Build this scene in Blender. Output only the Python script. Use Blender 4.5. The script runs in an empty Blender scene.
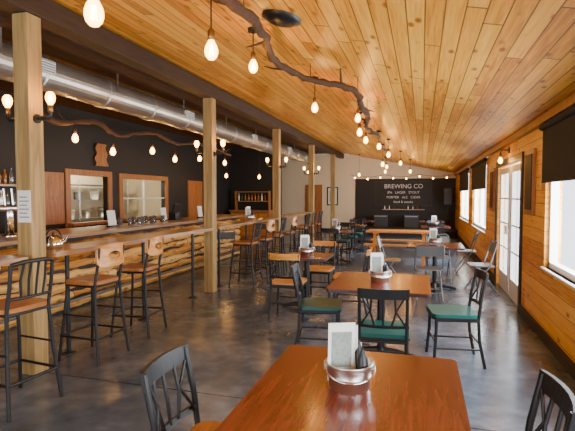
import bpy, bmesh, math, random
from mathutils import Vector, Matrix
random.seed(7)
R=random.random
scene=bpy.context.scene

# ------------------------------------------------------------------ materials
def newmat(name):
    m=bpy.data.materials.new(name); m.use_nodes=True
    nt=m.node_tree; b=nt.nodes['Principled BSDF']
    return m,nt,b
def N(nt,t,**k):
    n=nt.nodes.new(t)
    for a,v in k.items(): setattr(n,a,v)
    return n
def setin(nt,sock,v):
    if hasattr(v,'is_linked') or isinstance(v,bpy.types.NodeSocket): nt.links.new(v,sock)
    else: sock.default_value=v
def math_(nt,op,a,b=None,c=None):
    n=N(nt,'ShaderNodeMath',operation=op)
    setin(nt,n.inputs[0],a)
    if b is not None: setin(nt,n.inputs[1],b)
    if c is not None: setin(nt,n.inputs[2],c)
    return n.outputs[0]
def mix(nt,f,a,b,mode='MIX'):
    n=N(nt,'ShaderNodeMixRGB',blend_type=mode)
    setin(nt,n.inputs[0],f); setin(nt,n.inputs[1],a); setin(nt,n.inputs[2],b)
    return n.outputs[0]
def ramp(nt,f,stops):
    n=N(nt,'ShaderNodeValToRGB'); setin(nt,n.inputs[0],f)
    cr=n.color_ramp
    while len(cr.elements)<len(stops): cr.elements.new(.5)
    for e,(p,c) in zip(cr.elements,stops):
        e.position=p; e.color=(c[0],c[1],c[2],1)
    return n.outputs[0]
def simple(name,col,rough=.5,metal=0,var=.12,scale=6,emis=None,es=0,bump=0):
    m,nt,b=newmat(name)
    tc=N(nt,'ShaderNodeTexCoord'); no=N(nt,'ShaderNodeTexNoise')
    nt.links.new(tc.outputs['Object'],no.inputs['Vector']); no.inputs['Scale'].default_value=scale
    no.inputs['Detail'].default_value=4
    c1=tuple(x*(1-var) for x in col)+(1,); c2=tuple(min(1,x*(1+var)) for x in col)+(1,)
    nt.links.new(mix(nt,no.outputs['Fac'],c1,c2),b.inputs['Base Color'])
    b.inputs['Roughness'].default_value=rough; b.inputs['Metallic'].default_value=metal
    if emis:
        b.inputs['Emission Color'].default_value=(*emis,1); b.inputs['Emission Strength'].default_value=es
    if bump:
        bp=N(nt,'ShaderNodeBump'); bp.inputs['Strength'].default_value=bump; bp.inputs['Distance'].default_value=.01
        nt.links.new(no.outputs['Fac'],bp.inputs['Height']); nt.links.new(bp.outputs['Normal'],b.inputs['Normal'])
    return m
def planks(name,across,along,width,cd,cm,cl,rough=.45,length=3.0,groove=.05,gcol=(.06,.018,.002),knots=True,gs=1.0,kn=(7.,3.2,.20),rv=.42):
    m,nt,b=newmat(name)
    tc=N(nt,'ShaderNodeTexCoord'); sp=N(nt,'ShaderNodeSeparateXYZ')
    nt.links.new(tc.outputs['Object'],sp.inputs[0])
    A=sp.outputs[across]; L=sp.outputs[along]
    q=math_(nt,'DIVIDE',A,width); row=math_(nt,'FLOOR',q); fr=math_(nt,'FRACT',q)
    wn=N(nt,'ShaderNodeTexWhiteNoise',noise_dimensions='1D'); setin(nt,wn.inputs['W'],row)
    off=math_(nt,'MULTIPLY',wn.outputs['Value'],length)
    l2=math_(nt,'DIVIDE',math_(nt,'ADD',L,off),length); seg=math_(nt,'FLOOR',l2); lf=math_(nt,'FRACT',l2)
    cb=N(nt,'ShaderNodeCombineXYZ'); setin(nt,cb.inputs[0],row); setin(nt,cb.inputs[1],seg)
    wn2=N(nt,'ShaderNodeTexWhiteNoise',noise_dimensions='3D'); nt.links.new(cb.outputs[0],wn2.inputs['Vector'])
    rnd=wn2.outputs['Value']
    cg=N(nt,'ShaderNodeCombineXYZ')
    setin(nt,cg.inputs[0],math_(nt,'MULTIPLY',A,28*gs)); setin(nt,cg.inputs[1],math_(nt,'MULTIPLY',L,1.3*gs)); setin(nt,cg.inputs[2],math_(nt,'MULTIPLY',rnd,37.))
    no=N(nt,'ShaderNodeTexNoise'); nt.links.new(cg.outputs[0],no.inputs['Vector']); no.inputs['Scale'].default_value=1.6
    no.inputs['Detail'].default_value=5; no.inputs['Distortion'].default_value=.7
    f=math_(nt,'ADD',math_(nt,'MULTIPLY',no.outputs['Fac'],.85),math_(nt,'MULTIPLY',math_(nt,'SUBTRACT',rnd,.45),rv))
    col=ramp(nt,f,[(.14,cd),(.42,cm),(.72,cl)])
    if knots:
        ck=N(nt,'ShaderNodeCombineXYZ')
        setin(nt,ck.inputs[0],math_(nt,'MULTIPLY',A,kn[0])); setin(nt,ck.inputs[1],math_(nt,'MULTIPLY',L,kn[1])); setin(nt,ck.inputs[2],rnd)
        vo=N(nt,'ShaderNodeTexVoronoi'); nt.links.new(ck.outputs[0],vo.inputs['Vector']); vo.inputs['Scale'].default_value=1.
        kf=ramp(nt,vo.outputs['Distance'],[(kn[2]*.4,(1,1,1)),(kn[2],(0,0,0))])
        col=mix(nt,math_(nt,'MULTIPLY',kf,.8),col,(cd[0]*.4,cd[1]*.3,cd[2]*.25,1))
    g1=math_(nt,'LESS_THAN',fr,groove); g2=math_(nt,'LESS_THAN',lf,.006)
    g=math_(nt,'MAXIMUM',g1,g2)
    col=mix(nt,math_(nt,'MULTIPLY',g,.85),col,(*gcol,1))
    nt.links.new(col,b.inputs['Base Color']); b.inputs['Roughness'].default_value=rough
    b.inputs['Specular IOR Level'].default_value=.35
    b.inputs['Specular Tint'].default_value=(1,.75,.45,1)
    bp=N(nt,'ShaderNodeBump'); bp.inputs['Strength'].default_value=.5; bp.inputs['Distance'].default_value=.006
    nt.links.new(math_(nt,'SUBTRACT',1.,g),bp.inputs['Height']); nt.links.new(bp.outputs['Normal'],b.inputs['Normal'])
    return m
def wood(name,cd,cl,along=1,rough=.35,scale=1.,coat=0):
    m,nt,b=newmat(name)
    tc=N(nt,'ShaderNodeTexCoord'); mp=N(nt,'ShaderNodeMapping')
    s=[22*scale]*3; s[along]=1.6*scale; mp.inputs['Scale'].default_value=s
    nt.links.new(tc.outputs['Object'],mp.inputs[0])
    no=N(nt,'ShaderNodeTexNoise'); nt.links.new(mp.outputs[0],no.inputs['Vector']); no.inputs['Scale'].default_value=1.5
    no.inputs['Detail'].default_value=6; no.inputs['Distortion'].default_value=.9
    nt.links.new(ramp(nt,no.outputs['Fac'],[(.3,cd),(.7,cl)]),b.inputs['Base Color'])
    b.inputs['Roughness'].default_value=rough; b.inputs['Coat Weight'].default_value=coat; b.inputs['Coat Roughness'].default_value=.15
    return m
def floor_mat():
    m,nt,b=newmat('polished_concrete')
    tc=N(nt,'ShaderNodeTexCoord'); O=tc.outputs['Object']
    a=N(nt,'ShaderNodeTexNoise'); nt.links.new(O,a.inputs['Vector']); a.inputs['Scale'].default_value=.8; a.inputs['Detail'].default_value=7; a.inputs['Roughness'].default_value=.62; a.inputs['Distortion'].default_value=.5
    c=N(nt,'ShaderNodeTexNoise'); nt.links.new(O,c.inputs['Vector']); c.inputs['Scale'].default_value=6; c.inputs['Detail'].default_value=7
    f=math_(nt,'ADD',math_(nt,'MULTIPLY',a.outputs['Fac'],.7),math_(nt,'MULTIPLY',c.outputs['Fac'],.3))
    col=ramp(nt,f,[(.36,(.040,.056,.080)),(.5,(.092,.118,.155)),(.62,(.18,.215,.265))])
    sp=N(nt,'ShaderNodeSeparateXYZ'); nt.links.new(O,sp.inputs[0])
    fx=math_(nt,'FRACT',math_(nt,'DIVIDE',math_(nt,'ADD',sp.outputs[0],.55),2.8))
    fy=math_(nt,'FRACT',math_(nt,'DIVIDE',math_(nt,'ADD',sp.outputs[1],.3),3.65))
    g=math_(nt,'MAXIMUM',math_(nt,'LESS_THAN',fx,.0045),math_(nt,'LESS_THAN',fy,.0035))
    col=mix(nt,g,col,(.012,.012,.014,1))
    nt.links.new(col,b.inputs['Base Color'])
    nt.links.new(math_(nt,'ADD',math_(nt,'MULTIPLY',a.outputs['Fac'],.24),.10),b.inputs['Roughness'])
    return m
def bulbglass():
    m=bpy.data.materials.new('amber_bulb_glass'); m.use_nodes=True; nt=m.node_tree; nt.nodes.clear()
    out=N(nt,'ShaderNodeOutputMaterial'); t=N(nt,'ShaderNodeBsdfTransparent'); e=N(nt,'ShaderNodeEmission')
    lw=N(nt,'ShaderNodeLayerWeight'); lw.inputs[0].default_value=.4
    t.inputs[0].default_value=(1,.80,.50,1)
    cr=ramp(nt,lw.outputs['Facing'],[(0,(1,.58,.13)),(1,(1,.30,.03))]); nt.links.new(cr,e.inputs[0]); e.inputs[1].default_value=24.
    mx=N(nt,'ShaderNodeMixShader'); mx.inputs[0].default_value=.55
    nt.links.new(t.outputs[0],mx.inputs[1]); nt.links.new(e.outputs[0],mx.inputs[2]); nt.links.new(mx.outputs[0],out.inputs[0]); return m

M={}
M['ceil']=planks('pine_ceiling',0,1,.115,(.46,.145,.010),(.78,.335,.035),(.93,.50,.08),.40,2.6,groove=.07,kn=(7.5,3.4,.22))
M['wallpine']=planks('pine_wall',2,1,.15,(.52,.18,.012),(.82,.38,.045),(.93,.54,.10),.45,3.6,groove=.04)
M['ceildark']=planks('dark_ceiling',0,1,.135,(.04,.015,.004),(.08,.03,.008),(.12,.045,.012),.6)
M['floor']=floor_mat()
M['dark']=simple('black_paint',(.010,.008,.007),.6)
M['cream']=simple('cream_paint',(.76,.65,.46),.7,var=.04)
M['white']=simple('white_paint',(.80,.79,.75),.5,var=.03)
M['beam']=wood('dark_beam_wood',(.022,.010,.004),(.055,.026,.010),1,.6)
M['post']=wood('post_pine',(.24,.145,.045),(.46,.31,.115),2,.65,.7)
M['base']=simple('dark_baseboard',(.025,.016,.012),.5)
M['black']=simple('black_metal',(.007,.007,.008),.45,.0)
M['steel']=simple('galvanised_steel',(.72,.71,.68),.30,1,var=.15,scale=3)
M['ductm']=simple('duct_metal',(.56,.53,.47),.36,.85,var=.25,scale=2.5)
M['chrome']=simple('chrome',(.8,.8,.8),.12,1)
M['mahog']=wood('mahogany_laminate',(.085,.014,.006),(.21,.040,.015),1,.26,1.0,.3)
M['edge']=simple('table_edge',(.02,.012,.01),.4)
M['bench']=wood('honey_wood',(.46,.17,.025),(.72,.32,.065),0,.35,1)
M['barwood']=wood('bar_top_wood',(.24,.12,.045),(.52,.30,.12),1,.28,.8,.4)
M['live']=planks('live_edge_slabs',2,1,.139,(.36,.13,.02),(.78,.42,.11),(.92,.60,.22),.5,2.9,groove=0.,knots=True,kn=(9.,4.5,.34),gs=.8,rv=.6)
M['bark']=simple('bark',(.07,.032,.014),.9,var=.5,scale=25,bump=.6)
M['teal']=simple('teal_vinyl',(.008,.095,.085),.35)
M['brownseat']=wood('brown_seat_wood',(.26,.09,.02),(.48,.19,.045),0,.3)
M['blind']=simple('black_blind',(.008,.008,.009),.8)
M['paper']=simple('white_paper',(.8,.8,.78),.6,var=.03)
M['print']=simple('menu_print',(.25,.28,.25),.6,var=.5,scale=60)
M['chalk']=simple('chalk',(.7,.7,.68),.9)
M['greym']=simple('grey_metal',(.20,.21,.22),.4,.6)
M['glass']=simple('clear_glass',(.9,.9,.9),.05); M['glass'].node_tree.nodes['Principled BSDF'].inputs['Transmission Weight'].default_value=.9
M['green']=simple('green_bottle',(.02,.09,.03),.1)
M['amber']=simple('amber_bottle',(.35,.12,.015),.1)
M['bulb']=bulbglass()
M['sbulb']=simple('string_bulb',(1,.7,.3),.3,emis=(1,.48,.11),es=40)
M['fil']=simple('filament',(1,.8,.4),.3,emis=(1,.62,.22),es=90)
M['socket']=simple('brass_socket',(.25,.13,.04),.35,.8)
M['doorwood']=wood('door_wood',(.24,.075,.014),(.46,.18,.045),2,.4)
M['stage']=simple('stage_carpet',(.015,.014,.014),.9)
M['grill']=simple('speaker_grille',(.03,.03,.03),.7,var=.4,scale=80)

# ------------------------------------------------------------------ mesh builder
class MB:
    def __init__(s): s.v=[];s.f=[];s.m=[];s.sm=[];s.mats=[]
    def mi(s,k):
        if k not in s.mats: s.mats.append(k)
        return s.mats.index(k)
    def add(s,vs,fs,k,smooth=False):
        o=len(s.v); s.v+= [tuple(x) for x in vs]; i=s.mi(k)
        for f in fs: s.f.append([o+a for a in f]); s.m.append(i); s.sm.append(smooth)
    def box(s,c,d,k,rot=None):
        c=Vector(c); hx,hy,hz=d[0]/2,d[1]/2,d[2]/2
        vs=[Vector((x,y,z)) for x in(-hx,hx) for y in(-hy,hy) for z in(-hz,hz)]
        if rot is not None:
            Rm=Matrix.Rotation(rot[2],3,'Z')@Matrix.Rotation(rot[1],3,'Y')@Matrix.Rotation(rot[0],3,'X')
            vs=[Rm@v for v in vs]
        s.add([v+c for v in vs],[(0,1,3,2),(4,6,7,5),(0,4,5,1),(2,3,7,6),(0,2,6,4),(1,5,7,3)],k)
    def bb(s,x0,x1,y0,y1,z0,z1,k): s.box(((x0+x1)/2,(y0+y1)/2,(z0+z1)/2),(x1-x0,y1-y0,z1-z0),k)
    def sweep(s,pts,r,k,seg=8,smooth=True,caps=True):
        pts=[Vector(p) for p in pts]; n=len(pts)
        if not isinstance(r,(list,tuple)): r=[r]*n
        vs=[];fs=[]; ref=None
        for i,p in enumerate(pts):
            t=(pts[min(i+1,n-1)]-pts[max(i-1,0)]).normalized()
            if ref is None:
                ref=Vector((0,0,1)) if abs(t.z)<.9 else Vector((1,0,0))
            u=ref-t*ref.dot(t)
            if u.length<1e-4: u=Vector((0,1,0))-t*t.y
            u.normalize(); w=t.cross(u); ref=u
            for j in range(seg):
                a=2*math.pi*(j+.5)/seg
                vs.append(p+(u*math.cos(a)+w*math.sin(a))*r[i])
        for i in range(n-1):
            for j in range(seg):
                a=i*seg+j;b=i*seg+(j+1)%seg
                fs.append((a,b,b+seg,a+seg))
        s.add(vs,fs,k,smooth)
        if caps: s.add(vs[:seg],[tuple(range(seg))],k); s.add(vs[-seg:],[tuple(range(seg))],k)
    def lathe(s,prof,c,k,seg=16,smooth=True,axis='z'):
        vs=[];fs=[];n=len(prof)
        for (r,z) in prof:
            for j in range(seg):
                a=2*math.pi*j/seg
                if axis=='z': p=(c[0]+r*math.cos(a),c[1]+r*math.sin(a),c[2]+z)
                elif axis=='y': p=(c[0]+r*math.cos(a),c[1]+z,c[2]+r*math.sin(a))
                else: p=(c[0]+z,c[1]+r*math.cos(a),c[2]+r*math.sin(a))
                vs.append(p)
        for i in range(n-1):
            for j in range(seg):
                a=i*seg+j;b=i*seg+(j+1)%seg; fs.append((a,b,b+seg,a+seg))
        s.add(vs,fs,k,smooth)
        if prof[0][0]>1e-4: s.add(vs[:seg],[tuple(range(seg))],k)
        if prof[-1][0]>1e-4: s.add(vs[-seg:],[tuple(range(seg))],k)
    def prism(s,poly,z0,z1,k):
        n=len(poly)
        vs=[(x,y,z0) for x,y in poly]+[(x,y,z1) for x,y in poly]
        fs=[tuple(range(n)),tuple(range(n,2*n))]+[(i,(i+1)%n,(i+1)%n+n,i+n) for i in range(n)]
        s.add(vs,fs,k)
    def rrect(s,x0,x1,y0,y1,z0,z1,r,k,n=5):
        P=[]
        for cx,cy,a0 in((x1-r,y1-r,0),(x0+r,y1-r,90),(x0+r,y0+r,180),(x1-r,y0+r,270)):
            for i in range(n+1):
                a=math.radians(a0+90*i/n); P.append((cx+r*math.cos(a),cy+r*math.sin(a)))
        s.prism(P,z0,z1,k)
    def mesh(s,name):
        me=bpy.data.meshes.new(name); me.from_pydata(s.v,[],s.f)
        for k in s.mats: me.materials.append(M[k])
        me.polygons.foreach_set('material_index',s.m); me.polygons.foreach_set('use_smooth',s.sm)
        bm=bmesh.new(); bm.from_mesh(me); bmesh.ops.recalc_face_normals(bm,faces=bm.faces); bm.to_mesh(me); bm.free()
        me.update(); return me
    def obj(s,name,loc=(0,0,0),rz=0,bevel=0):
        return place(s.mesh(name),name,loc,rz,bevel)
def place(me,name,loc=(0,0,0),rz=0,bevel=0):
    o=bpy.data.objects.new(name,me); scene.collection.objects.link(o); o.location=loc; o.rotation_euler=(0,0,math.radians(rz))
    if bevel:
        b=o.modifiers.new('bevel','BEVEL'); b.width=bevel; b.segments=2; b.limit_method='ANGLE'; b.angle_limit=math.radians(50)
    return o

# ------------------------------------------------------------------ room shell
XR=1.3; XL=-7.0; YB=20.0; YF=-2.6; XB=-3.35
zc=lambda x: 2.47+.2*(XR-x)
b=MB(); b.bb(-9.3,1.45,YF-.12,YB+.12,-.12,0,'floor'); b.obj('floor')
b=MB()
x0,x1=-3.35,1.45
vs=[(x0,YF-.1,zc(x0)),(x1,YF-.1,zc(x1)),(x1,YB+.1,zc(x1)),(x0,YB+.1,zc(x0))]
vs+=[(x,y,z+.1) for x,y,z in vs]
b.add(vs,[(0,1,2,3),(4,5,6,7),(0,1,5,4),(1,2,6,5),(2,3,7,6),(3,0,4,7)],'ceil'); b.obj('ceiling')
b=MB(); b.bb(XL-.1,-3.352,YF-.1,YB+.1,3.40,3.50,'ceildark'); b.obj('ceiling_bar')
def wallgrid(name,fixed0,fixed1,a0,a1,z0,z1,ops,k,axis):
    b=MB(); As=sorted({a0,a1,*[o[0] for o in ops],*[o[1] for o in ops]}); Zs=sorted({z0,z1,*[o[2] for o in ops],*[o[3] for o in ops]})
    for i in range(len(As)-1):
        for j in range(len(Zs)-1):
            ca=(As[i]+As[i+1])/2; cz=(Zs[j]+Zs[j+1])/2
            if any(o[0]<ca<o[1] and o[2]<cz<o[3] for o in ops): continue
            if axis=='y': b.bb(fixed0,fixed1,As[i],As[i+1],Zs[j],Zs[j+1],k)
            else: b.bb(As[i],As[i+1],fixed0,fixed1,Zs[j],Zs[j+1],k)
    return b.obj(name)
wins=[(3.2,5.6),(10.45,13.1),(14.2,17.2),(-1.2,1.4)]
ops=[(a,c,.82,2.30) for a,c in wins]+[(6.95,9.05,0.0,2.08)]
wallgrid('wall_right',XR,XR+.14,YF,YB,0,2.47,ops,'wallpine','y')
kops=[(8.0,9.2,1.02,2.02),(9.75,11.7,1.02,2.0)]
wallgrid('wall_left',XL-.12,XL,YF,YB,0,3.40,kops,'dark','y')
def endwall(name,y0,y1,k,ops=None):
    b=MB(); P=[(XL-.12,0),(XR+.14,0),(XR+.14,2.46),(-3.35,3.39),(XL-.12,3.39)]
    n=len(P); vs=[(x,y0,z) for x,z in P]+[(x,y1,z) for x,z in P]
    b.add(vs,[tuple(range(n)),tuple(range(n,2*n))]+[(i,(i+1)%n,(i+1)%n+n,i+n) for i in range(n)],k); return b.obj(name)
endwall('wall_back',YB,YB+.12,'cream')
wallgrid('wall_front',YF-.12,YF,XL,XR,0,2.46,[(-5.5,-.2,.7,2.3)],'wallpine','x')
b=MB(); vs=[(XL,YF-.12,2.46),(XR,YF-.12,2.46),(-3.35,YF-.12,3.39),(XL,YF-.12,3.39)]; vs+=[(x,YF,z) for x,y,z in vs]
b.add(vs,[(0,1,2,3),(4,5,6,7),(0,1,5,4),(1,2,6,5),(2,3,7,6),(3,0,4,7)],'cream'); b.obj('wall_front_gable')
b=MB(); b.bb(XL,-5.0,16.4,16.52,0,3.40,'dark'); b.obj('wall_partition')
b=MB(); b.bb(XB-.1,XB+.1,YF,YB,3.17,3.37,'beam'); b.obj('trim_beam',bevel=.006)
PW=.08
for y in (-.3,3.35,7.0,10.65,14.3,17.95):
    b=MB(); b.bb(-PW,PW,-PW,PW,0,3.168,'post'); b.obj('wooden_post',(XB,y,0),bevel=.006)
b=MB()
for a,c in ((YF,6.85),(9.15,YB)): b.bb(XR-.022,XR,a,c,0,.13,'base')
b.obj('baseboard_right')
b=MB(); b.bb(XR-.07,XR,YF,YB,2.38,2.465,'doorwood'); b.obj('trim_1')
b=MB(); b.bb(-5,-2.75,YB-.02,YB,0,.12,'base'); b.obj('baseboard_back')
for i,(a,c) in enumerate(wins):
    b=MB(); z0,z1=.82,2.30; w=.06
    x0,x1=XR+.02,XR+.10
    b.bb(x0,x1,a,c,z0,z0+w,'white'); b.bb(x0,x1,a,c,z1-w,z1,'white'); b.bb(x0,x1,a,a+w,z0,z1,'white'); b.bb(x0,x1,c-w,c,z0,z1,'white')
    m=(a+c)/2; b.bb(x0,x1,m-.03,m+.03,z0,z1,'white')
    b.bb(XR-.02,XR,a-.07,c+.07,z0-.08,z0,'wallpine'); b.bb(XR-.02,XR,a-.07,a,z0,z1,'wallpine'); b.bb(XR-.02,XR,c,c+.07,z0,z1,'wallpine')
    b.bb(XR-.05,XR+.02,a-.03,c+.03,z0-.02,z0,'white')
    b.obj('window_%d'%(i+1))
    b=MB(); b.bb(XR-.05,XR-.035,a-.05,c+.05,1.74,2.32,'blind'); b.lathe([(.035,a-.06),(.035,c+.06)],(XR-.055,0,2.33),'blind',12,axis='y')
    b.sweep([(XR-.043,a-.05,1.74),(XR-.043,c+.05,1.74)],.012,'blind'); b.obj('roller_blind')
b=MB()
for x in (-5.5,-3.75,-2.0,-.26): b.bb(x,x+.06,YF-.1,YF-.02,.7,2.3,'white')
b.bb(-5.5,-.2,YF-.1,YF-.02,.7,.76,'white'); b.bb(-5.5,-.2,YF-.1,YF-.02,2.24,2.3,'white'); b.obj('window_5')
for n,(a,c) in enumerate(((6.98,7.99),(8.01,9.02))):
    b=MB(); x0,x1=XR+.03,XR+.075
    b.bb(x0,x1,a,c,.01,.30,'white'); b.bb(x0,x1,a,c,1.95,2.05,'white'); b.bb(x0,x1,a,a+.14,.3,1.95,'white'); b.bb(x0,x1,c-.14,c,.3,1.95,'white')
    for z in (.72,1.13,1.54): b.bb(x0+.01,x1-.01,a+.14,c-.14,z-.012,z+.012,'white')
    b.bb(x0+.01,x1-.01,(a+c)/2-.012,(a+c)/2+.012,.3,1.95,'white')
    yh=(c-.06 if n==0 else a+.06)
    b.sweep([(x0-.05,yh,.98),(x0-.05,yh,1.12)],.012,'chrome'); b.sweep([(x0,yh,1.05),(x0-.05,yh,1.05)],.01,'chrome')
    b.obj('door_%d'%(n+1))
b=MB(); b.bb(XR-.025,XR,6.85,6.95,0,2.18,'base'); b.bb(XR-.025,XR,9.05,9.15,0,2.18,'base'); b.bb(XR-.025,XR,6.95,9.05,2.08,2.18,'base'); b.obj('trim_2')

# ------------------------------------------------------------------ lights
def area(name,loc,rot,sx,sy,p,col):
    l=bpy.data.lights.new(name,'AREA'); l.shape='RECTANGLE'; l.size=sx; l.size_y=sy; l.energy=p; l.color=col
    o=bpy.data.objects.new(name,l); scene.collection.objects.link(o); o.location=loc; o.rotation_euler=rot; return o
for i,(a,c) in enumerate(wins):
    area('daylight_window',(XR+.30,(a+c)/2,1.56),(0,math.radians(90),0),1.7,(c-a)+.4,380,(.88,.94,1))
area('daylight_door',(XR+.30,8.0,1.1),(0,math.radians(90),0),2.1,2.2,85,(.95,.96,1))
area('daylight_shopfront',(-2.85,YF-.35,1.5),(math.radians(90),0,math.radians(0)),5.4,1.8,260,(.90,.95,1))
w=bpy.data.worlds.new('World'); scene.world=w; w.use_nodes=True
bg=w.node_tree.nodes['Background']; bg.inputs[0].default_value=(.85,.92,1,1); bg.inputs[1].default_value=3.0

# ------------------------------------------------------------------ bulbs
BP=[(.0,-.062),(.020,-.058),(.036,-.040),(.043,-.015),(.042,.008),(.034,.032),(.022,.052),(.016,.065)]
def bulb(b,c,s=1.,up=False):
    sg=-1 if up else 1
    b.lathe([(r*s,sg*z*s) for r,z in BP],c,'bulb',14)
    for k in range(5):
        a=k*2*math.pi/5; q=(c[0]+.014*math.cos(a)*s,c[1]+.014*math.sin(a)*s)
        b.sweep([(q[0],q[1],c[2]-.03*s),(q[0]*.5+c[0]*.5,q[1]*.5+c[1]*.5,c[2]+.03*s)],.0034*s,'fil',5)
    b.lathe([(.019*s,sg*.062*s),(.024*s,sg*.07*s),(.024*s,sg*.12*s),(.012*s,sg*.135*s)],c,'socket',10)
def glow(parent,c,e):
    l=bpy.data.lights.new('bulb_light','POINT'); l.energy=e; l.color=(1,.60,.22); l.shadow_soft_size=.035
    o=bpy.data.objects.new('bulb_light',l); scene.collection.objects.link(o); o.location=c; o.parent=parent
def pendant(x,y,z,s=1.,top=None,e=19):
    b=MB(); bulb(b,(0,0,0),s)
    t=(zc(x) if top is None else top)-z
    b.sweep([(0,0,.12*s),(0,0,t)],.005,'black',6)
    if top is None: b.lathe([(.045,t-.03),(.045,t)],(0,0,0),'black',12)
    o=b.obj('pendant_bulb',(x,y,z)); glow(o,(0,0,-.005),e)
pend=[(-1.48,1.87,2.45,1.05),(-1.3,2.75,2.52,1),(-1.39,3.76,2.69,.9),(-1.22,5.37,2.62,.9),(-.80,6.0,2.58,.85),(-.97,7.5,2.60,1),(-1.0,8.6,2.60,1),
      (-.85,9.6,2.58,1),(-.75,10.9,2.52,1),(-1.0,12.4,2.40,1),(-.6,13.6,2.5,1),(-1.1,15.2,2.5,1),(-.4,16.4,2.4,1),(-1.3,17.3,2.45,1)]
for p in pend: pendant(*p)
barp=[(-5.3,5.3,2.50),(-5.3,6.2,2.50),(-5.35,7.2,2.38),(-5.3,8.4,2.5),(-5.3,9.3,2.40),(-5.3,10.5,2.5),(-5.2,11.8,2.48)]
for x,y,z in barp: pendant(x,y,z,1.15,2.74,21)
for x,y,z in ((-5.9,13.5,2.2),(-5.2,14.6,2.2),(-4.4,18.2,2.5),(-2.4,18.5,2.4)): pendant(x,y,z,1.1,3.4 if x<-3.4 else None,22)
for y in (3.35,7.0,10.65,14.3):
    for sx in (-1,1):
        b=MB(); x=sx*.235
        b.lathe([(.04,0),(.04,sx*.02)],(sx*(PW+.001),0,2.27),'black',12,axis='x')
        b.sweep([(sx*.09,0,2.27),(x-sx*.02,0,2.27),(x,0,2.285),(x,0,2.32)],.014,'black',8)
        b.sweep([(sx*.14,0,2.27),(sx*.18,0,2.27)],.022,'black',8)
        bulb(b,(x,0,2.44),.95,True); o=b.obj('pipe_sconce',(XB,y,0)); glow(o,(x,0,2.445),11)
b=MB(); b.lathe([(.05,0),(.05,-.02)],(XR-.0,7.95,2.30),'black',12,axis='x'); b.sweep([(XR-.02,7.95,2.3),(XR-.12,7.95,2.3),(XR-.13,7.95,2.24)],.012,'black'); bulb(b,(XR-.13,7.95,2.14),.8); o=b.obj('wall_sconce'); glow(o,(XR-.13,7.95,2.13),7)

# ------------------------------------------------------------------ branches
def branch(name,pts,r0,r1,twigs=6):
    P=[Vector(p) for p in pts]; out=[];
    for i in range(len(P)-1):
        p0=P[max(i-1,0)];p1=P[i];p2=P[i+1];p3=P[min(i+2,len(P)-1)]
        for k in range(6):
            t=k/6
            q=.5*((2*p1)+(p2-p0)*t+(2*p0-5*p1+4*p2-p3)*t*t+(3*p1-p0-3*p2+p3)*t**3)
            out.append(q+Vector(((R()-.5)*.03,(R()-.5)*.02,(R()-.5)*.03)))
    out.append(P[-1]); n=len(out)
    rr=[(r0+(r1-r0)*i/n)*(.75+.5*R()) for i in range(n)]
    b=MB(); b.sweep(out,rr,'bark',9)
    for t in range(twigs):
        i=int(n*(t+.5)/twigs); q=out[i]; d=Vector((R()-.5,R()-.3,-.15+R()*.35)).normalized()
        b.sweep([q,q+d*.15,q+d*.28+Vector((0,.05,.03))],[r1*.6,r1*.4,r1*.15],'bark',6)
    for i in range(4,n,10):
        q=out[i]; top=zc(q.x) if q.x>-3.3 else 3.4
        b.sweep([q,(q.x,q.y,top)],.004,'black',5)
    return b.obj(name)
branch('decorative_branch',[(-1.3,1.2,2.82),(-1.32,1.9,2.84),(-1.22,2.8,2.86),(-1.18,3.4,2.84),(-1.3,3.9,2.86),(-1.3,4.5,2.84),(-1.0,4.8,2.76),(-.70,5.0,2.72),(-.66,5.25,2.60),(-.70,6.2,2.62),(-.85,7.4,2.66),(-.8,8.8,2.7),(-.9,10.5,2.7),(-.8,12.,2.66)],.036,.026,9)
branch('decorative_branch',[(-5.2,5.0,2.95),(-5.35,5.8,2.72),(-5.25,6.6,2.82),(-5.4,7.4,2.70),(-5.25,8.3,2.86),(-5.3,9.4,2.76),(-5.3,10.6,2.85),(-5.2,12.2,2.72)],.05,.03,8)
b=MB(); sx,sy=-1.03,3.4
b.lathe([(.0,-.035),(.10,-.035),(.115,-.02),(.15,-.01),(.15,.03)],(0,0,0),'black',28); o=b.obj('ceiling_speaker',(sx,sy,zc(sx)-.01)); o.rotation_euler=(0,math.atan(.2),0)

# ------------------------------------------------------------------ duct
b=MB(); prof=[]; y=YF+.2
while y<18.3:
    prof+= [(.205,y),(.205,y+1.10),(.224,y+1.11),(.224,y+1.19),(.205,y+1.2)]; y+=1.2
b.lathe(prof,(-4.6,0,3.12),'ductm',28,smooth=False,axis='y')
for yy in range(0,18,2):
    b.bb(-4.6-.235,-4.6-.225,yy,yy+.03,3.12,3.4,'steel'); b.bb(-4.6+.225,-4.6+.235,yy,yy+.03,3.12,3.4,'steel')
for yy in (4.65,8.3,12.0,15.5):
    b.box((-4.6+.205,yy,3.16),(.05,.30,.15),'white')
    for k in range(5): b.box((-4.6+.235,yy,3.10+k*.03),(.012,.26,.008),'greym')
b.obj('ventilation_duct')

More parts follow.
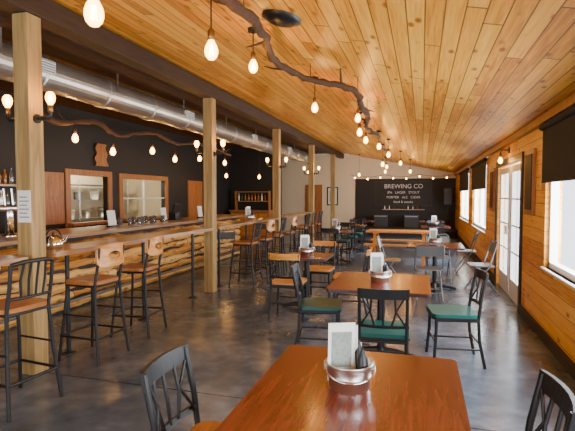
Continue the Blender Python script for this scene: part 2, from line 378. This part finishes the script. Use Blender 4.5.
# ------------------------------------------------------------------ bar
b=MB(); by0,by1=1.2,11.6
b.bb(-5.25,-4.72,by0,by1,0,1.02,'base')
b.rrect(-5.38,-4.55,by0-.1,by1+.1,1.02,1.07,.04,'barwood')
z=.0
ns=160
for k in range(7):
    h=.139; vs=[];fs=[]; ph=R()*9
    xo=-4.718+ (k%2)*.012
    for i in range(ns+1):
        yy=by0+(by1-by0)*i/ns
        top=z+h-.014+.014*math.sin(yy*3.1+ph)+.012*math.sin(yy*9.7+ph*2)+(R()-.5)*.012
        bot=z+.008+.014*math.sin(yy*2.3+ph*3)+.010*math.sin(yy*8.1+ph)+(R()-.5)*.012
        bot=max(bot,.002)
        mid=(top+bot)/2
        vs+=[(xo,yy,bot),(xo+.028,yy,bot+.016),(xo+.046,yy,mid),(xo+.028,yy,top-.016),(xo,yy,top)]
    for i in range(ns):
        a=i*5
        for j in range(4): fs.append((a+j,a+j+1,a+j+6,a+j+5))
    b.add(vs,fs,'live'); z+=h
b.sweep([(-4.5,by0,.18),(-4.5,by1,.18)],.02,'greym',10)
for yy in range(2,12,2): b.sweep([(-4.69,yy,.18),(-4.5,yy,.18)],.014,'greym',8)
b.obj('bar_counter')
for (a,c) in ((-.15,3.2),(3.5,6.86),(7.14,10.5)):
    b=MB(); b.rrect(-3.62,-3.22,a,c,1.03,1.075,.03,'barwood')
    for yy in (a+.35,(a+c)/2,c-.35):
        b.sweep([(-3.42,yy,.0),(-3.42,yy,1.03)],.022,'black',10)
        b.lathe([(.07,0),(.07,.012),(.03,.02)],(-3.42,yy,0),'black',14)
        b.lathe([(.03,1.0),(.07,1.02),(.07,1.03)],(-3.42,yy,0),'black',14)
    b.obj('drink_rail_table',bevel=0)
b=MB(); b.bb(-6.98,-6.4,2.0,7.6,0,.9,'base'); b.rrect(-6.98,-6.35,1.95,7.65,.9,.94,.02,'barwood')
for i in range(7): b.bb(-6.4,-6.385,2.05+i*.8,2.05+i*.8+.72,.08,.86,'beam')
b.obj('back_bar_cabinet')
b=MB()
for zz in (1.35,1.75): b.bb(-6.99,-6.72,4.2,6.75,zz,zz+.035,'barwood')
for yy in (4.3,5.5,6.65): b.sweep([(-6.98,yy,1.30),(-6.75,yy,1.34)],.012,'black',6)
b.obj('wall_shelf')
def bottle(b,x,y,z,k,s=1):
    b.lathe([(.033*s,0),(.036*s,.01),(.036*s,.17*s),(.030*s,.20*s),(.014*s,.23*s),(.013*s,.29*s),(.016*s,.30*s)],(x,y,z),k,10)
b=MB()
for zz in (1.386,1.786):
    yy=4.3
    while yy<6.65:
        bottle(b,-6.86,yy,zz,random.choice(['green','amber','glass','amber','steel']),.8+.2*R()); yy+=.11+.05*R()
b.obj('liquor_bottles')
b=MB(); ty=4.75
b.lathe([(.09,0),(.09,.02),(.05,.04),(.05,.34),(.055,.36)],(-5.1,ty,1.07),'chrome',16)
b.sweep([(-5.1,ty-.35,1.43),(-5.1,ty+.35,1.43)],.045,'chrome',14)
for i in range(6):
    yy=ty-.30+i*.12; b.sweep([(-5.14,yy,1.43),(-5.22,yy,1.42),(-5.23,yy,1.36)],.011,'chrome',8)
    b.sweep([(-5.1,yy,1.45),(-5.12,yy,1.68)],[.009,.02],'chrome',8)
b.obj('beer_tap_tower')
def glass(b,x,y,z): b.lathe([(.028,0),(.030,.005),(.038,.14),(.036,.14),(.028,.01),(.0,.008)],(x,y,z),'glass',12)
b=MB()
for i in range(9): glass(b,-5.0+.1*(i%3),6.9+.13*i,1.07)
b.obj('pint_glasses')
b=MB(); b.bb(-.12,.12,-.16,.16,0,.02,'black'); b.bb(-.08,.08,-.10,.10,.02,.16,'black'); b.box((.06,0,.24),(.04,.30,.22),'black',(0,.3,0)); b.obj('cash_register',(-5.1,8.9,1.07),bevel=.005)
for (x,y) in ((-5.0,8.3),(-4.95,9.8),(-4.95,6.6)):
    b=MB(); b.rrect(-.05,.05,-.08,.08,0,.03,.02,'black'); b.box((0,0,.15),(.012,.2,.25),'paper',(0,-.15,0)); b.obj('menu_stand',(x,y,1.07))
b=MB()
b.lathe([(.075,0),(.088,.012),(.092,.06),(.080,.10),(.055,.125),(.05,.13),(.03,.14),(.0,.145)],(0,0,0),'chrome',24)
b.lathe([(.012,.14),(.016,.155),(.0,.168)],(0,0,0),'black',12)
b.sweep([(.07,0,.06),(.11,0,.08),(.135,0,.125)],[.02,.013,.010],'chrome',10)
b.sweep([(-.075*math.cos(math.pi*i/10),0,.10+.095*math.sin(math.pi*i/10)) for i in range(11)],.007,'black',8)
b.obj('kettle',(-3.42,3.68,1.075),20)

# kitchen behind pass-through
b=MB(); b.bb(-9.3,-9.2,6.5,13.2,0,2.8,'cream'); b.bb(-9.2,XL-.12,6.5,6.6,0,2.8,'cream'); b.bb(-9.2,XL-.12,13.1,13.2,0,2.8,'cream'); b.obj('wall_kitchen')
b=MB(); b.bb(-9.3,XL-.12,6.5,13.2,2.8,2.9,'white'); b.obj('ceiling_kitchen')
b=MB()
for zz in (.5,.95,1.45,1.85): b.bb(-9.1,-8.6,8.2,12.3,zz,zz+.03,'steel')
for x in(-9.08,-8.62):
    for y in (8.22,10.2,12.28): b.sweep([(x,y,0),(x,y,2.0)],.018,'steel',8)
for i in range(12): b.lathe([(.10,0),(.11,.02),(.12,.18+.1*R()),(.125,.2)],(-8.85,8.5+i*.32,.98 if i%2 else 1.48),random.choice(['steel','white','steel','greym']),14)
b.obj('kitchen_shelving')
b=MB(); b.bb(-9.195,-9.15,7.1,8.0,0,2.05,'doorwood'); b.bb(-9.15,-9.14,7.2,7.9,1.1,1.95,'doorwood'); b.obj('door_5')
l=bpy.data.lights.new('kitchen_ceiling_light','POINT'); l.energy=160; l.color=(1,.84,.60); l.shadow_soft_size=.15
o=bpy.data.objects.new('kitchen_ceiling_light',l); scene.collection.objects.link(o); o.location=(-8.0,10.0,2.55)
for n,(a,c,z0,z1) in enumerate(kops):
    b=MB(); x0,x1=XL-.0,XL+.03; W='doorwood'
    b.bb(x0,x1,a-.14,a,z0-.1,z1+.12,W); b.bb(x0,x1,c,c+.14,z0-.1,z1+.12,W); b.bb(x0,x1,a,c,z1,z1+.12,W); b.bb(x0-.12,x1+.14,a-.12,c+.12,z0-.06,z0,W)
    if n: b.bb(x0-.06,x0-.02,(a+c)/2-.02,(a+c)/2+.02,z0,z1,'white'); b.bb(x0-.06,x0-.02,a,c,1.5,1.53,'white')
    b.obj('trim_%d'%(n+3))
b=MB(); b.bb(XL+.001,XL+.04,6.95,7.8,1.02,2.05,'doorwood'); b.bb(XL+.04,XL+.05,7.02,7.73,1.1,1.5,'doorwood'); b.bb(XL+.04,XL+.05,7.02,7.73,1.56,1.97,'doorwood'); b.obj('wood_shutter',bevel=.004)
b=MB(); b.bb(XL+.001,XL+.05,13.0,13.95,0,2.05,'doorwood')
for z0,z1 in ((.15,.95),(1.1,1.9)):
    for a in (13.08,13.52): b.bb(XL+.05,XL+.06,a,a+.35,z0,z1,'doorwood')
b.obj('door_3',bevel=.004)
b=MB(); n=14; L=[];Rr=[]
for i in range(n+1):
    z_=2.25+.5*i/n; L.append((8.74+.03*math.sin(i*1.0)+.05*(i/n),z_)); Rr.append((9.16+.03*math.sin(i*.9+1)-.05*(i/n),z_))
poly=L+Rr[::-1]; m_=len(poly)
vs=[(XL+.001,y,z_) for y,z_ in poly]+[(XL+.05,y,z_) for y,z_ in poly]
b.add(vs,[tuple(range(m_,2*m_))],'doorwood'); b.add(vs,[(i,(i+1)%m_,(i+1)%m_+m_,i+m_) for i in range(m_)],'bark'); b.obj('live_edge_wall_slab')

b=MB(); b.bb(-6.8,-5.3,15.9,16.38,0,1.0,'doorwood'); b.bb(-6.85,-5.25,15.85,16.39,1.0,1.04,'barwood')
for i in range(4): b.bb(-6.76+i*.36,-6.44+i*.36,15.885,15.9,.1,.92,'bench')
b.bb(-6.7,-5.4,16.15,16.38,1.35,1.38,'barwood'); b.bb(-6.7,-5.4,16.15,16.38,1.7,1.73,'barwood')
b.bb(-6.72,-6.69,16.15,16.38,1.04,1.75,'doorwood'); b.bb(-5.41,-5.38,16.15,16.38,1.04,1.75,'doorwood')
for i in range(9): bottle(b,-6.6+i*.13,16.26,1.386,random.choice(['amber','white','green']),.9)
b.obj('display_hutch',bevel=0)

# ------------------------------------------------------------------ tables
def table(w,d,name='cafe_table',top='mahog'):
    b=MB()
    b.rrect(-w/2,w/2,-d/2,d/2,.718,.75,.035,top)
    b.rrect(-w/2-.002,w/2+.002,-d/2-.002,d/2+.002,.722,.742,.036,'edge')
    b.sweep([(0,0,.03),(0,0,.70)],.038,'black',14); b.lathe([(.04,.68),(.11,.705),(.11,.718)],(0,0,0),'black',16)
    for a in (0,90,180,270):
        c,s=math.cos(math.radians(a)),math.sin(math.radians(a))
        b.sweep([(0,0,.07),(c*.15,s*.15,.055),(c*.34,s*.34,.02)],[.04,.032,.02],'black',8)
        b.lathe([(.022,0),(.022,.02)],(c*.34,s*.34,0),'black',8)
    return b
table(.89,1.2).obj('cafe_table',(-.265,1.92,0),0)
table(.92,1.0).obj('cafe_table',(-.375,4.63,0),0)
table(.90,.90).obj('cafe_table',(.22,8.3,0),0)
table(.66,.66).obj('cafe_table',(-1.55,6.35,0),0)
tm=table(.76,.76).mesh('cafe_table')
FT=[(-1.95,10.9),(-1.9,13.2),(.35,13.2),(-1.9,15.6),(.3,15.8)]
for x,y in FT: place(tm,'cafe_table',(x,y,0))
def picnic():
    b=MB()
    for i in range(4): b.box((-.255+i*.17,0,.74),(.155,1.5,.035),'bench')
    for y in (-.55,.55):
        b.box((0,y,.715),(.64,.08,.04),'bench')
        for sg in (-1,1): b.sweep([(sg*.55,y,0),(sg*.24,y,.70)],.042,'bench',4,smooth=False)
        b.box((0,y+.05,.41),(1.3,.05,.09),'bench')
    for x in (-.58,.58):
        for k in (-.06,.06): b.box((x+k,0,.465),(.11,1.5,.035),'bench')
    return b
pm=picnic().mesh('picnic_table')
place(pm,'picnic_table',(-.50,11.3,0),88)

# ------------------------------------------------------------------ seats
def dining_chair(seat='teal',toprail='black',frame='black',slats=3):
    b=MB(); r=.0125
    for sx in (-1,1):
        b.sweep([(sx*.20,-.25,0),(sx*.19,-.20,.25),(sx*.185,-.19,.45),(sx*.185,-.215,.65),(sx*.185,-.26,.86)],.0145,frame,8)
        b.sweep([(sx*.21,.21,0),(sx*.195,.19,.25),(sx*.19,.185,.435)],.0145,frame,8)
        b.sweep([(sx*.19,-.19,.435),(sx*.19,.185,.435)],r,frame,8)
        b.sweep([(sx*.197,-.215,.17),(sx*.20,.195,.17)],.009,frame,8)
    b.sweep([(-.19,.185,.43),(.19,.185,.43)],r,frame,8); b.sweep([(-.19,-.19,.43),(.19,-.19,.43)],r,frame,8)
    b.sweep([(-.195,.19,.22),(.195,.19,.22)],.009,frame,8); b.sweep([(-.195,-.205,.22),(.195,-.205,.22)],.009,frame,8)
    b.rrect(-.215,.215,-.20,.225,.445,.462,.05,frame); b.rrect(-.21,.21,-.195,.22,.462,.492,.06,seat)
    n=10
    def rail(z0,z1,yb,k,th=.016):
        vs=[];fs=[]
        for i in range(n+1):
            x=-.20+.40*i/n; y=yb-.035*(1-(x/.20)**2)
            for (zz,dy) in ((z0,0),(z1,-.012),(z1,-.012-th),(z0,-th)): vs.append((x,y+dy,zz))
        for i in range(n):
            for j in range(4): fs.append((i*4+j,i*4+(j+1)%4,i*4+4+(j+1)%4,i*4+4+j))
        fs+=[(0,1,2,3),(n*4,n*4+1,n*4+2,n*4+3)]
        b.add(vs,fs,k)
    rail(.79,.87,-.238,toprail,.018); rail(.55,.575,-.195,frame,.014)
    for i in range(slats):
        x=(-.09+.18*i/(slats-1)); y=-.035*(1-(x/.2)**2)
        b.sweep([(x*.7,-.205+y,.56),(x*1.1,-.22+y,.68),(x,-.245+y,.80)],.0095,frame,6)
    b.sweep([(-.17,-.205,.57),(-.10,-.245,.69),(-.165,-.25,.80)],.008,frame,6)
    b.sweep([(.17,-.205,.57),(.10,-.245,.69),(.165,-.25,.80)],.008,frame,6)
    return b
ct=dining_chair().mesh('dining_chair'); cbn=dining_chair('brownseat').mesh('dining_chair')
cw=dining_chair('bench','bench').mesh('dining_chair')
def chair(me,x,y,rz): place(me,'dining_chair',(x,y,0),rz)
chair(cbn,-.84,1.84,-88)
chair(ct,.24,1.93,92)
chair(ct,-1.00,4.66,-82)
chair(ct,-.30,3.92,4)
chair(ct,.30,4.72,98)
chair(cw,-1.66,5.80,2); chair(cw,-1.5,6.95,178); chair(cw,-.95,6.4,92)
for i,(x,y) in enumerate(FT):
    chair(ct if i%2 else cbn,x,y-.58,3-5*R())
    if i<3: chair(ct,x,y+.58,180)
def folding():
    b=MB(); f='greym'
    for sx in (-1,1):
        b.sweep([(sx*.21,.22,0),(sx*.21,-.08,.45),(sx*.205,-.19,.82)],.012,f,8)
        b.sweep([(sx*.19,-.24,0),(sx*.19,.10,.45)],.012,f,8)
    b.sweep([(-.205,-.19,.82),(-.16,-.205,.855),(.16,-.205,.855),(.205,-.19,.82)],.012,f,8)
    b.box((0,-.175,.74),(.39,.012,.16),f,(.28,0,0)); b.rrect(-.20,.20,-.17,.20,.445,.462,.04,f)
    b.sweep([(-.19,-.17,.10),(.19,-.17,.10)],.009,f,6); b.sweep([(-.21,.15,.10),(.21,.15,.10)],.009,f,6)
    return b.mesh('folding_chair')
fm=folding()
for x,y,r in ((.1,7.55,8),(.95,8.2,95),(.3,9.05,185),(-.55,8.4,-90),(.9,10.2,90),(-4.1,9.2,40),(-4.15,12.2,-20)):
    place(fm,'folding_chair',(x,y,0),r)

def plate_back(b,w,h,iw,ih,zc_,yb,th,k):
    n=32; V=[]
    for L,(a,c,e) in enumerate(((w/2,h/2,.45),(iw/2,ih/2,1.))):
        for j in range(n):
            t=2*math.pi*j/n; cx,cz=math.cos(t),math.sin(t)
            x=a*math.copysign(abs(cx)**e,cx); z=c*math.copysign(abs(cz)**e,cz)
            y=yb-.045*(1-(x/(w/2))**2)
            V.append((x,y,zc_+z))
    V2=[(x,y-th,z) for x,y,z in V]; vs=V+V2; fs=[]
    for j in range(n):
        k2=(j+1)%n
        fs+= [(j,k2,n+k2,n+j),(2*n+j,2*n+k2,3*n+k2,3*n+j),(j,k2,2*n+k2,2*n+j),(n+j,n+k2,3*n+k2,3*n+j)]
    b.add(vs,fs,k)
def stool(kind):
    b=MB(); f='black'; H=.75
    for sx in (-1,1):
        b.sweep([(sx*.225,-.235,0),(sx*.195,-.19,H*.55),(sx*.175,-.17,H),(sx*.175,-.205,.93),(sx*.175,-.225,1.10)],.0145,f,8)
        b.sweep([(sx*.225,.225,0),(sx*.19,.18,H*.6),(sx*.165,.16,H-.02)],.0145,f,8)
        b.sweep([(sx*.17,-.17,H-.02),(sx*.165,.16,H-.02)],.012,f,8)
        b.sweep([(sx*.212,-.215,.24),(sx*.212,.212,.24)],.011,f,8)
        b.sweep([(sx*.20,-.20,.45),(sx*.20,.19,.45)],.008,f,8)
    b.sweep([(-.212,.212,.24),(.212,.212,.24)],.012,f,8); b.sweep([(-.212,-.215,.24),(.212,-.215,.24)],.012,f,8)
    b.sweep([(-.165,.16,H-.02),(.165,.16,H-.02)],.012,f,8); b.sweep([(-.17,-.17,H-.02),(.17,-.17,H-.02)],.012,f,8)
    b.rrect(-.20,.20,-.19,.20,H-.005,H+.03,.09,'brownseat')
    if kind=='w':
        plate_back(b,.40,.21,.17,.085,1.02,-.20,.018,'bench')
    else:
        b.sweep([(-.175,-.225,1.10),(-.09,-.26,1.12),(.09,-.26,1.12),(.175,-.225,1.10)],.016,f,8)
        b.sweep([(-.175,-.195,.85),(-.08,-.215,.85),(.08,-.215,.85),(.175,-.195,.85)],.011,f,8)
        for x in (-.09,-.03,.03,.09): b.sweep([(x,-.213,.85),(x*1.15,-.225,.98),(x,-.255,1.115)],.009,f,6)
    return b.mesh('bar_stool')
sw=stool('w'); sb=stool('b')
for me,x,y,r in ((sb,-2.99,2.79,84),(sw,-3.12,3.86,88),(sw,-3.16,4.68,96),(sb,-3.0,7.7,90),(sw,-2.98,8.45,86),(sb,-2.98,9.25,94),(sw,-2.96,10.05,90),(sb,-3.0,1.2,90)):
    place(me,'bar_stool',(x,y,0),r)
for y in (11.6,12.4,13.2): place(sb,'bar_stool',(-3.03,y,0),90)
b=MB(); b.rrect(-3.62,-3.22,11.0,14.1,1.03,1.075,.03,'barwood')
for yy in (11.3,12.5,13.8): b.sweep([(-3.42,yy,0),(-3.42,yy,1.03)],.022,'black',10); b.lathe([(.07,0),(.07,.012),(.03,.02)],(-3.42,yy,0),'black',14)
b.obj('drink_rail_table')

# ------------------------------------------------------------------ condiment buckets
def bucket():
    b=MB()
    b.lathe([(.086,0),(.089,.004),(.094,.055),(.097,.057),(.097,.063),(.096,.065),(.101,.108),(.105,.111),(.105,.117),(.098,.117),(.088,.01),(.0,.008)],(0,0,0),'steel',36)
    pts=[(.108*math.cos(a),-.03-.085*math.sin(a),.104-.045*math.sin(a)) for a in [math.pi*i/14 for i in range(15)]]
    b.sweep(pts,.003,'chrome',6)
    for sx in (-1,1): b.box((sx*.105,0,.10),(.012,.03,.03),'steel')
    b.box((-.035,.0,.16),(.12,.004,.26),'paper',(.06,0,.15)); b.box((-.035,-.004,.17),(.09,.002,.16),'print',(.06,0,.15))
    b.box((-.02,.03,.15),(.12,.004,.24),'paper',(-.05,0,-.1)); b.box((.0,.05,.12),(.13,.03,.12),'paper',(0,0,.1))
    b.lathe([(.024,.01),(.024,.14),(.012,.16),(.010,.18)],(.055,-.03,0),'black',12)
    b.sweep([(.055,-.03,.18),(.055,-.03,.205),(.085,-.04,.20)],.006,'black',6)
    b.lathe([(.022,.01),(.022,.15),(.010,.18),(.006,.20)],(.045,.035,0),'black',12)
    return b.mesh('condiment_bucket')
bm_=bucket()
for x,y,r in ((-.30,2.02,14),(-.385,4.58,14),(.22,8.25,10),(-1.55,6.35,20),(-1.95,10.9,0),(.35,13.2,0)): place(bm_,'condiment_bucket',(x,y,.75),r)
place(bm_,'condiment_bucket',(-3.42,9.0,1.075),60)

b=MB(); b.bb(-.06,.079,-PW-.006,-PW-.001,1.36,1.64,'paper')
for i in range(6): b.bb(-.04,.06-.02*(i%2),-PW-.008,-PW-.006,1.40+i*.035,1.412+i*.035,'print')
b.obj('posted_menu',(XB,3.35,0))
def plaque(name,y0,y1,z0,z1,k='doorwood'):
    b=MB(); b.bb(XR-.035,XR-.001,y0,y1,z0,z1,k); b.bb(XR-.045,XR-.035,y0+.05,y1-.05,z0+.06,z1-.06,'beam'); b.obj(name,bevel=.003)
plaque('wooden_plaque',6.15,6.6,1.36,2.16); plaque('wooden_plaque',9.35,9.8,1.3,2.1)

# ------------------------------------------------------------------ stage end
b=MB(); b.bb(-2.75,XR,YB-.03,YB,0,2.28,'dark'); b.obj('black_wall_panel')
b=MB(); b.bb(-2.6,XR-.02,18.2,YB-.03,0,.30,'stage'); b.bb(-2.6,XR-.02,18.17,18.2,.24,.30,'base'); b.obj('stage_platform')
b=MB(); b.bb(-1.9,.4,YB-.06,YB-.03,1.15,2.18,'beam'); b.bb(-1.86,.36,YB-.064,YB-.06,1.19,2.14,'dark')
b.bb(-1.6,.1,YB-.20,YB-.06,.98,1.01,'barwood')
for i in range(9): bottle(b,-1.5+i*.19,YB-.13,1.01,random.choice(['amber','white','green']),.5)
sign=b.obj('chalkboard_menu')
for txt,x,z,s in (('BREWING CO',-.75,1.88,.25),('IPA   LAGER   STOUT',-.75,1.66,.14),('PORTER   ALE   CIDER',-.75,1.46,.14),('food & snacks',-.75,1.27,.14)):
    c=bpy.data.curves.new('lettering','FONT'); c.body=txt; c.size=s; c.align_x='CENTER'; c.extrude=.002; c.materials.append(M['chalk'])
    o=bpy.data.objects.new('lettering',c); scene.collection.objects.link(o); o.location=(x,YB-.067,z); o.rotation_euler=(math.radians(90),0,0); o.parent=sign
def pa(x,y,z0):
    b=MB()
    for a in (90,210,330):
        c,s=math.cos(math.radians(a)),math.sin(math.radians(a)); b.sweep([(c*.3,s*.3,0.01),(0,0,.5)],.012,'black',6)
    b.sweep([(0,0,.3),(0,0,.95)],.018,'black',8); b.rrect(-.17,.17,-.15,.15,.95,1.55,.04,'black')
    b.box((0,-.152,1.25),(.30,.01,.54),'grill')
    b.obj('pa_speaker',(x,y,z0))
pa(.95,18.8,.30)
for x in (-1.6,-.4):
    b=MB(); b.rrect(-.3,.3,-.15,.15,0,.5,.03,'black'); b.box((0,-.155,.22),(.52,.01,.38),'grill'); b.box((0,-.155,.45),(.5,.01,.05),'greym'); b.obj('guitar_amplifier',(x,19.2,.30))
b=MB(); pts=[]
for i in range(25):
    x=-2.7+3.9*i/24; z=2.38-.08*math.sin(math.pi*((i%8)/8)); pts.append((x,18.3,z))
b.sweep(pts,.006,'black',5)
for i in range(1,24,3): x,y,z=pts[i]; b.sweep([(x,y,z),(x,y,z-.05)],.012,'black',6); b.lathe([(0,-.11),(.022,-.1),(.028,-.08),(.016,-.05)],(x,y,z),'sbulb',8)
b.obj('string_lights')
b=MB(); b.bb(-3.98,-3.5,YB-.03,YB,1.15,1.95,'black'); b.bb(-3.93,-3.55,YB-.034,YB-.03,1.2,1.9,'paper'); b.bb(-3.86,-3.62,YB-.037,YB-.034,1.3,1.78,'print'); b.obj('framed_picture')
b=MB(); b.bb(-4.95,-4.2,YB-.04,YB,0,2.05,'doorwood'); b.bb(-4.87,-4.28,YB-.05,YB-.04,1.1,1.9,'doorwood'); b.bb(-4.87,-4.28,YB-.05,YB-.04,.15,.95,'doorwood'); b.obj('door_4',bevel=.003)

# ------------------------------------------------------------------ camera
cam=bpy.data.cameras.new('camera'); co=bpy.data.objects.new('camera',cam); scene.collection.objects.link(co)
cam.sensor_width=36; cam.lens=465/575*36; cam.clip_start=.05
co.location=(0,0,1.6); co.rotation_euler=(math.radians(90-2.524),0,math.radians(16.13)); scene.camera=co
